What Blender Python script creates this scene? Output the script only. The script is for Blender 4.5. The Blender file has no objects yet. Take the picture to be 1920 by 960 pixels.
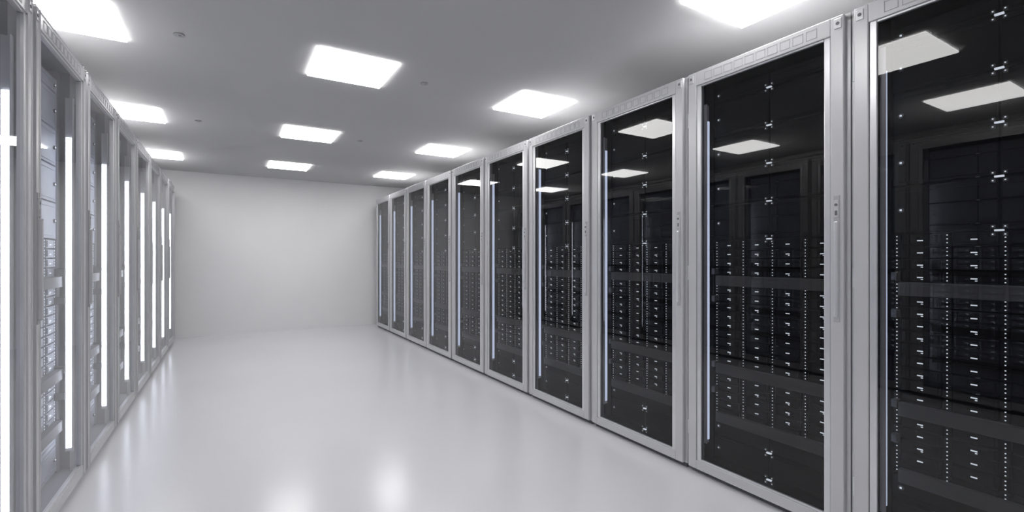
import bpy, bmesh, math, random
from mathutils import Vector
random.seed(4)
S = bpy.context.scene
S.view_settings.view_transform = 'Standard'
S.view_settings.look = 'None'
S.view_settings.exposure = 0.34

# ---------------------------------------------------------------- materials
def new_mat(name):
    m = bpy.data.materials.new(name); m.use_nodes = True
    nt = m.node_tree
    return m, nt, nt.nodes['Principled BSDF']

def paint(name, col, rough=0.4, metal=0.0, noise=0.04, scale=6.0, spec=0.5, bump=0.0, coat=0.0):
    m, nt, b = new_mat(name)
    tc = nt.nodes.new('ShaderNodeTexCoord')
    n = nt.nodes.new('ShaderNodeTexNoise'); n.inputs['Scale'].default_value = scale
    n.inputs['Detail'].default_value = 4
    nt.links.new(tc.outputs['Object'], n.inputs['Vector'])
    r = nt.nodes.new('ShaderNodeValToRGB')
    r.color_ramp.elements[0].position = 0.3; r.color_ramp.elements[1].position = 0.7
    r.color_ramp.elements[0].color = tuple(c*(1-noise) for c in col)+(1,)
    r.color_ramp.elements[1].color = tuple(min(1, c*(1+noise)) for c in col)+(1,)
    nt.links.new(n.outputs['Fac'], r.inputs['Fac'])
    nt.links.new(r.outputs['Color'], b.inputs['Base Color'])
    b.inputs['Roughness'].default_value = rough
    b.inputs['Metallic'].default_value = metal
    b.inputs['Specular IOR Level'].default_value = spec
    b.inputs['Coat Weight'].default_value = coat
    if bump:
        bp = nt.nodes.new('ShaderNodeBump'); bp.inputs['Strength'].default_value = bump
        bp.inputs['Distance'].default_value = 0.01
        nt.links.new(n.outputs['Fac'], bp.inputs['Height'])
        nt.links.new(bp.outputs['Normal'], b.inputs['Normal'])
    return m

def emit(name, col, st, base=(0.8, 0.8, 0.8)):
    m, nt, b = new_mat(name)
    b.inputs['Base Color'].default_value = base+(1,)
    b.inputs['Emission Color'].default_value = col+(1,)
    b.inputs['Emission Strength'].default_value = st
    return m

def glass(name, tint, ior, refl=(1, 1, 1)):
    m = bpy.data.materials.new(name); m.use_nodes = True
    nt = m.node_tree; nt.nodes.clear()
    o = nt.nodes.new('ShaderNodeOutputMaterial')
    mx = nt.nodes.new('ShaderNodeMixShader')
    t = nt.nodes.new('ShaderNodeBsdfTransparent'); t.inputs['Color'].default_value = tint+(1,)
    g = nt.nodes.new('ShaderNodeBsdfGlossy'); g.inputs['Roughness'].default_value = 0.0
    g.inputs['Color'].default_value = refl+(1,)
    f = nt.nodes.new('ShaderNodeFresnel')
    # thin pane: same reflectance from both sides
    geo = nt.nodes.new('ShaderNodeNewGeometry')
    mr = nt.nodes.new('ShaderNodeMapRange')
    mr.inputs['To Min'].default_value = ior; mr.inputs['To Max'].default_value = 1/ior
    nt.links.new(geo.outputs['Backfacing'], mr.inputs['Value'])
    nt.links.new(mr.outputs[0], f.inputs['IOR'])
    nt.links.new(f.outputs[0], mx.inputs[0]); nt.links.new(t.outputs[0], mx.inputs[1])
    nt.links.new(g.outputs[0], mx.inputs[2]); nt.links.new(mx.outputs[0], o.inputs[0])
    return m

M_floor = paint('white_epoxy_floor', (0.71, 0.71, 0.74), rough=0.21, noise=0.02, scale=0.8, spec=0.75, bump=0.02)
M_wall = paint('white_wall_paint', (0.84, 0.84, 0.85), rough=0.7, noise=0.015, scale=1.5)
M_ceil = paint('grey_white_ceiling_paint', (0.58, 0.58, 0.585), rough=0.9, noise=0.02, scale=1.2, spec=0.2)
M_alu = paint('light_grey_powder_coat', (0.60, 0.60, 0.615), rough=0.32, metal=0.25, noise=0.02, scale=3)
M_alu2 = paint('brushed_aluminium_trim', (0.74, 0.74, 0.76), rough=0.28, metal=0.6, noise=0.03, scale=12)
M_groove = paint('shadow_gap_grey', (0.14, 0.14, 0.15), rough=0.6)
M_line = paint('embossed_line_grey', (0.42, 0.42, 0.44), rough=0.5)
M_black = paint('black_server_plastic', (0.006, 0.006, 0.008), rough=0.5, noise=0.15, scale=9, spec=0.22)
M_dark = paint('dark_interior_steel', (0.009, 0.009, 0.011), rough=0.6, spec=0.2)
M_bar = paint('inner_bar_grey', (0.12, 0.12, 0.125), rough=0.5)
M_greyL = paint('lit_server_plastic', (0.42, 0.44, 0.50), rough=0.45, noise=0.1, scale=9)  # left-row server plastic, lightened and blued to imitate strip glow and reflection
M_darkL = paint('lit_interior_steel', (0.30, 0.30, 0.33), rough=0.6)  # left-row interior steel, brightness of the lit cabinet put into its colour
M_ledR = emit('cool_led_strip_blue', (0.66, 0.76, 1.0), 1.1)
M_ledL = emit('cool_led_strip_white', (0.85, 0.90, 1.0), 5.5)
M_dot = emit('status_led_and_mark_glow', (0.80, 0.87, 0.95), 1.1)  # drive LEDs, plus clasp and latch marks that glow without being lamps
M_panel = emit('ceiling_light_diffuser', (1.0, 0.99, 0.98), 9.5)
M_gR = glass('smoked_door_glass', (0.45, 0.45, 0.465), 1.52)
M_gL = glass('clear_door_glass', (0.86, 0.87, 0.9), 1.5)

# ---------------------------------------------------------------- mesh helper
class MB:
    def __init__(s, mats, sx=1):
        s.bm = bmesh.new(); s.mats = mats; s.sx = sx
    def box(s, x0, x1, y0, y1, z0, z1, mat, bev=0.0):
        mi = s.mats.index(mat)
        r = bmesh.ops.create_cube(s.bm, size=1.0)
        vs = r['verts']
        for v in vs:
            v.co = Vector((s.sx*(x0+(v.co.x+.5)*(x1-x0)), y0+(v.co.y+.5)*(y1-y0), z0+(v.co.z+.5)*(z1-z0)))
        fs = {f for v in vs for f in v.link_faces}
        for f in fs: f.material_index = mi
        if bev:
            es = list({e for v in vs for e in v.link_edges})
            rr = bmesh.ops.bevel(s.bm, geom=es, offset=bev, segments=2, profile=0.6, affect='EDGES')
            for f in rr['faces']: f.material_index = mi
    def cyl(s, c, r, h, axis, mat, seg=16, r2=None):
        mi = s.mats.index(mat)
        rr = bmesh.ops.create_cone(s.bm, cap_ends=True, segments=seg, radius1=r, radius2=r if r2 is None else r2, depth=h)
        for v in rr['verts']:
            x, y, z = v.co
            if axis == 'x': p = (z, x, y)
            elif axis == 'y': p = (x, z, y)
            else: p = (x, y, z)
            v.co = Vector((s.sx*(c[0]+p[0]), c[1]+p[1], c[2]+p[2]))
        for f in {f for v in rr['verts'] for f in v.link_faces}: f.material_index = mi
    def done(s, name):
        bmesh.ops.recalc_face_normals(s.bm, faces=s.bm.faces)
        me = bpy.data.meshes.new(name)
        s.bm.to_mesh(me); s.bm.free()
        for m in s.mats: me.materials.append(m)
        return me

def obj(name, me, loc=(0, 0, 0), parent=None):
    o = bpy.data.objects.new(name, me); S.collection.objects.link(o)
    o.location = loc
    if parent: o.parent = parent
    return o

def slab(name, x0, x1, y0, y1, z0, z1, mat):
    b = MB([mat]); b.box(x0, x1, y0, y1, z0, z1, mat)
    return obj(name, b.done(name))

# ---------------------------------------------------------------- room
CH = 2.53
XL, XR, YB, YF = -1.75, 3.30, -2.6, 8.75
slab('floor', XL-.1, XR+.1, YB-.1, YF+.1, -0.1, 0, M_floor)
slab('ceiling', XL-.1, XR+.1, YB-.1, YF+.1, CH, CH+.1, M_ceil)
slab('wall_back', XL-.1, XR+.1, YF, YF+.1, 0, CH, M_wall)
slab('wall_front', XL-.1, XR+.1, YB-.1, YB, 0, CH, M_wall)
slab('wall_left', XL-.1, XL, YB, YF, 0, CH, M_wall)
slab('wall_right', XR, XR+.1, YB, YF, 0, CH, M_wall)

# ---------------------------------------------------------------- ceiling lights
b = MB([M_panel, M_alu])
b.box(-.258, .258, -.258, .258, -.014, -.003, M_panel)
b.box(-.25, .25, -.25, .25, -.003, 0, M_alu)
me_light = b.done('ceiling_light')
for x in (-.79, .74, 2.26):
    for y in (-.62, 1.40, 3.425, 5.45, 7.46):
        obj('ceiling_light', me_light, (x, y, CH))

b = MB([M_line, M_groove])
b.cyl((0, 0, -.003), .030, .006, 'z', M_line, 24, .028)
b.cyl((0, 0, -.009), .010, .008, 'z', M_line, 16, .012)
me_det = b.done('ceiling_sprinkler')
for x in (-.255, 1.27):
    for y in (1.4, 3.43, 5.48):
        obj('ceiling_sprinkler', me_det, (x, y, CH))

# ---------------------------------------------------------------- racks
W = .828; H = 2.24; D = .95
def build(sx, body, inner, led, gl):
    # local: front plane x=0 (door face), depth +x, y 0..W (far side = W)
    out = {}
    b = MB([M_alu, inner, M_groove], sx)
    g = .003
    b.box(.022, D, g, .03, .03, H-.01, M_alu)            # side panels
    b.box(.022, D, W-.03, W-g, .03, H-.01, M_alu)
    b.box(.022, D, g, W-g, H-.03, H, M_alu)               # roof
    b.box(.022, D, .03, W-.03, .03, .06, M_alu)           # base
    b.box(D-.02, D, .03, W-.03, .06, H-.03, inner)
    b.box(.05, D-.02, .03, .036, .06, H-.03, inner)
    b.box(.05, D-.02, W-.036, W-.03, .06, H-.03, inner)
    b.box(.03, D-.02, .036, W-.036, H-.04, H-.03, inner)
    b.box(.03, D-.02, .036, W-.036, .06, .07, inner)
    b.box(.022, .05, .03, .085, .06, H-.03, M_alu)        # front uprights
    b.box(.022, .05, W-.085, W-.03, .06, H-.03, M_alu)
    b.box(.035, D-.03, .02, W-.02, 0, .03, M_groove)      # plinth
    out['cabinet_body'] = b.done('cabinet_body')

    b = MB([M_alu, M_alu2, M_groove, M_line], sx)
    a0, a1 = .02, W-.018
    zt, zb = H-.004, .032
    b.box(0, .02, a0, a0+.052, zb, zt, M_alu, .004)       # stiles
    b.box(0, .02, a1-.052, a1, zb, zt, M_alu, .004)
    b.box(0, .02, a0+.052, a1-.052, zt-.076, zt, M_alu, .003)
    b.box(0, .02, a0+.052, a1-.052, zb, zb+.05, M_alu, .003)
    # inner bevelled lip
    b.box(.005, .02, a0+.054, a0+.08, zb+.05, zt-.076, M_alu2, .003)
    b.box(.005, .02, a1-.08, a1-.054, zb+.05, zt-.076, M_alu2, .003)
    b.box(.005, .02, a0+.08, a1-.08, zt-.086, zt-.077, M_alu2, .002)
    b.box(.005, .02, a0+.08, a1-.08, zb+.051, zb+.06, M_alu2, .002)
    # vent outlines in the top rail
    n = 10; y0 = a0+.10; pw = (a1-a0-.20)/n
    for i in range(n):
        p = y0+i*pw+.006; q = y0+(i+1)*pw-.006; z0 = zt-.06; z1 = zt-.018; t = .0025
        for r in ((p, q, z0, z0+t), (p, q, z1-t, z1), (p, p+t, z0, z1), (q-t, q, z0, z1)):
            b.box(-.001, .002, *r, M_line)
    # corner brackets
    for yy in (a0+.022, a1-.022):
        b.box(-.003, .002, yy-.014, yy+.014, zt-.055, zt-.012, M_alu2, .002)
        b.cyl((-.003, yy, zt-.033), .007, .004, 'x', M_groove)
    # hinges (far side)
    for zz in (.25, 1.12, 1.98):
        b.cyl((.012, a1+.004, zz), .006, .08, 'z', M_alu2)
    # long swing handle on the near stile
    hy = a0+.026
    b.box(-.003, .004, hy-.012, hy+.012, .93, 1.47, M_line, .002)
    b.box(-.012, .002, hy-.008, hy+.008, .95, 1.36, M_alu2, .005)
    b.box(-.007, .002, hy-.009, hy+.009, 1.375, 1.45, M_alu, .003)
    b.cyl((-.008, hy, 1.43), .006, .004, 'x', M_groove)
    b.box(-.0075, 0, hy-.005, hy+.005, 1.385, 1.405, M_groove)
    out['door_frame'] = b.done('door_frame')

    b = MB([gl], sx)
    v = [b.bm.verts.new((sx*.012, y, z)) for y, z in ((a0+.075, zb+.055), (a1-.075, zb+.055), (a1-.075, zt-.08), (a0+.075, zt-.08))]
    b.bm.faces.new(v)
    out['glass_pane'] = b.done('glass_pane')

    b = MB([led, M_alu], sx)
    zl = 1.96 if sx > 0 else 1.84
    lip = .119 if sx > 0 else .131
    b.box(.034, .060, W-.112, W-.106, .20, zl, led)
    b.box(.030, .064, W-.106, W-.098, .18, 2.05, M_alu)
    b.box(.029, .032, W-lip, W-.098, .18, 2.05, M_alu)   # added lip, keeps the strip out of aisle-side reflections
    out['led_strip'] = b.done('led_strip')

    b = MB([body, inner, M_dot, M_bar, M_groove], sx)
    fx = .10
    s0, s1 = .085, W-.115
    mid = (s0+s1)/2
    # rack rails
    b.box(fx-.005, fx+.03, .06, s0-.004, .08, H-.06, inner)
    b.box(fx-.005, fx+.03, s1+.004, W-.06, .08, H-.06, inner)
    # big upper and bottom blanking modules
    def big(z0, z1):
        for p, q in ((s0, mid-.003), (mid+.003, s1)):
            b.box(fx, fx+.5, p, q, z0+.003, z1-.003, body, .004)
            b.box(fx-.004, fx, p+.02, q-.02, z0+.018, z0+.024, body)
            b.box(fx-.004, fx, p+.02, q-.02, z1-.024, z1-.018, body)
        # clasp cluster in the middle
        for dy in (-.016, .016):
            for dz in (-.014, .014):
                b.box(fx-.008, fx, mid+dy-.006, mid+dy+.006, z0+dz-.006+.0, z0+dz+.006, M_bar, .001)
                b.box(fx-.0095, fx-.007, mid+dy-.002, mid+dy+.002, z0+dz-.002, z0+dz+.002, M_dot)
        b.box(fx-.010, fx, mid-.012, mid+.012, z0-.003, z0+.003, M_dot)  # white clasp dash, its brightness given as glow
        # small side latches
        for yy in (s1-.03, s0+.03):
            b.cyl((fx-.004, yy, (z0+z1)/2), .010, .006, 'x', M_bar, 12)
            b.cyl((fx-.007, yy, (z0+z1)/2), .004, .004, 'x', M_dot, 8)
    zz = 1.30
    for h in (.19, .19, .19, .19, .075):
        big(zz, zz+h); zz += h
    big(.09, .225); big(.225, .33)
    # drive bays
    z = .335; ph = .0482; cw = (s1-s0)/4
    rows = 20
    for i in range(rows):
        z0 = z+i*ph
        b.box(fx+.012, fx+.5, s0, s1, z0, z0+ph-.001, inner)
        for c in range(4):
            p = s0+c*cw
            b.box(fx, fx+.02, p+.003, p+cw-.030, z0+.003, z0+ph-.004, body, .002)
            b.box(fx-.006, fx, p+.012, p+.02, z0+.008, z0+ph-.009, body)      # lever
            b.box(fx-.003, fx, p+.03, p+.085, z0+.030, z0+.035, body)
            # perforated side column
            b.box(fx+.002, fx+.02, p+cw-.027, p+cw-.002, z0+.002, z0+ph-.003, body)
            for k in range(3):
                b.box(fx-.001, fx+.003, p+cw-.016, p+cw-.0125, z0+.008+k*.0145, z0+.0115+k*.0145, M_dot)
            b.box(fx-.003, fx, p+.058, p+.076, z0+.018, z0+.022, M_dot)
            if random.random() < .5:
                b.box(fx-.003, fx, p+.058, p+.064, z0+.011, z0+.014, M_dot)
    # grey horizontal bars in front of the servers
    for zc in (1.08, .60, .335):
        b.box(.066, .092, .115, s1-.03, zc-.027, zc+.027, M_bar, .003)
        b.box(.085, fx, .125, .145, zc-.02, zc+.02, M_bar)
        b.box(.085, fx, s1-.06, s1-.04, zc-.02, zc+.02, M_bar)
    # cable guide clips at hinge side
    for i, zc in enumerate((1.13, .98, .62, .48)):
        b.box(.062, .096, s1-.028, s1-.008, zc-.016, zc+.016, M_groove, .003)
    out['servers'] = b.done('servers')
    return out

setR = build(1, M_black, M_dark, M_ledR, M_gR)
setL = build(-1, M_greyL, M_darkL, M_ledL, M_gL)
RX, LX = 2.23, -.68
for st, X in ((setR, RX), (setL, LX)):
    for k in range(-3, 9):
        e = obj('server_rack', None, (X, .985+W*k, 0))
        e.empty_display_size = .1
        for nme, me in st.items():
            obj(nme, me, (0, 0, 0), e)

# ---------------------------------------------------------------- world + camera
w = bpy.data.worlds.new('World'); S.world = w; w.use_nodes = True
w.node_tree.nodes['Background'].inputs[0].default_value = (.5, .5, .5, 1)
w.node_tree.nodes['Background'].inputs[1].default_value = .3
cam = bpy.data.cameras.new('camera'); co = bpy.data.objects.new('camera', cam)
S.collection.objects.link(co); S.camera = co
co.location = (0, 0, 1.2)
co.rotation_euler = (math.radians(90), 0, math.radians(-30.8))
cam.sensor_width = 36; cam.lens = 890/1920*36
cam.shift_y = 5/1920
cam.clip_start = .02
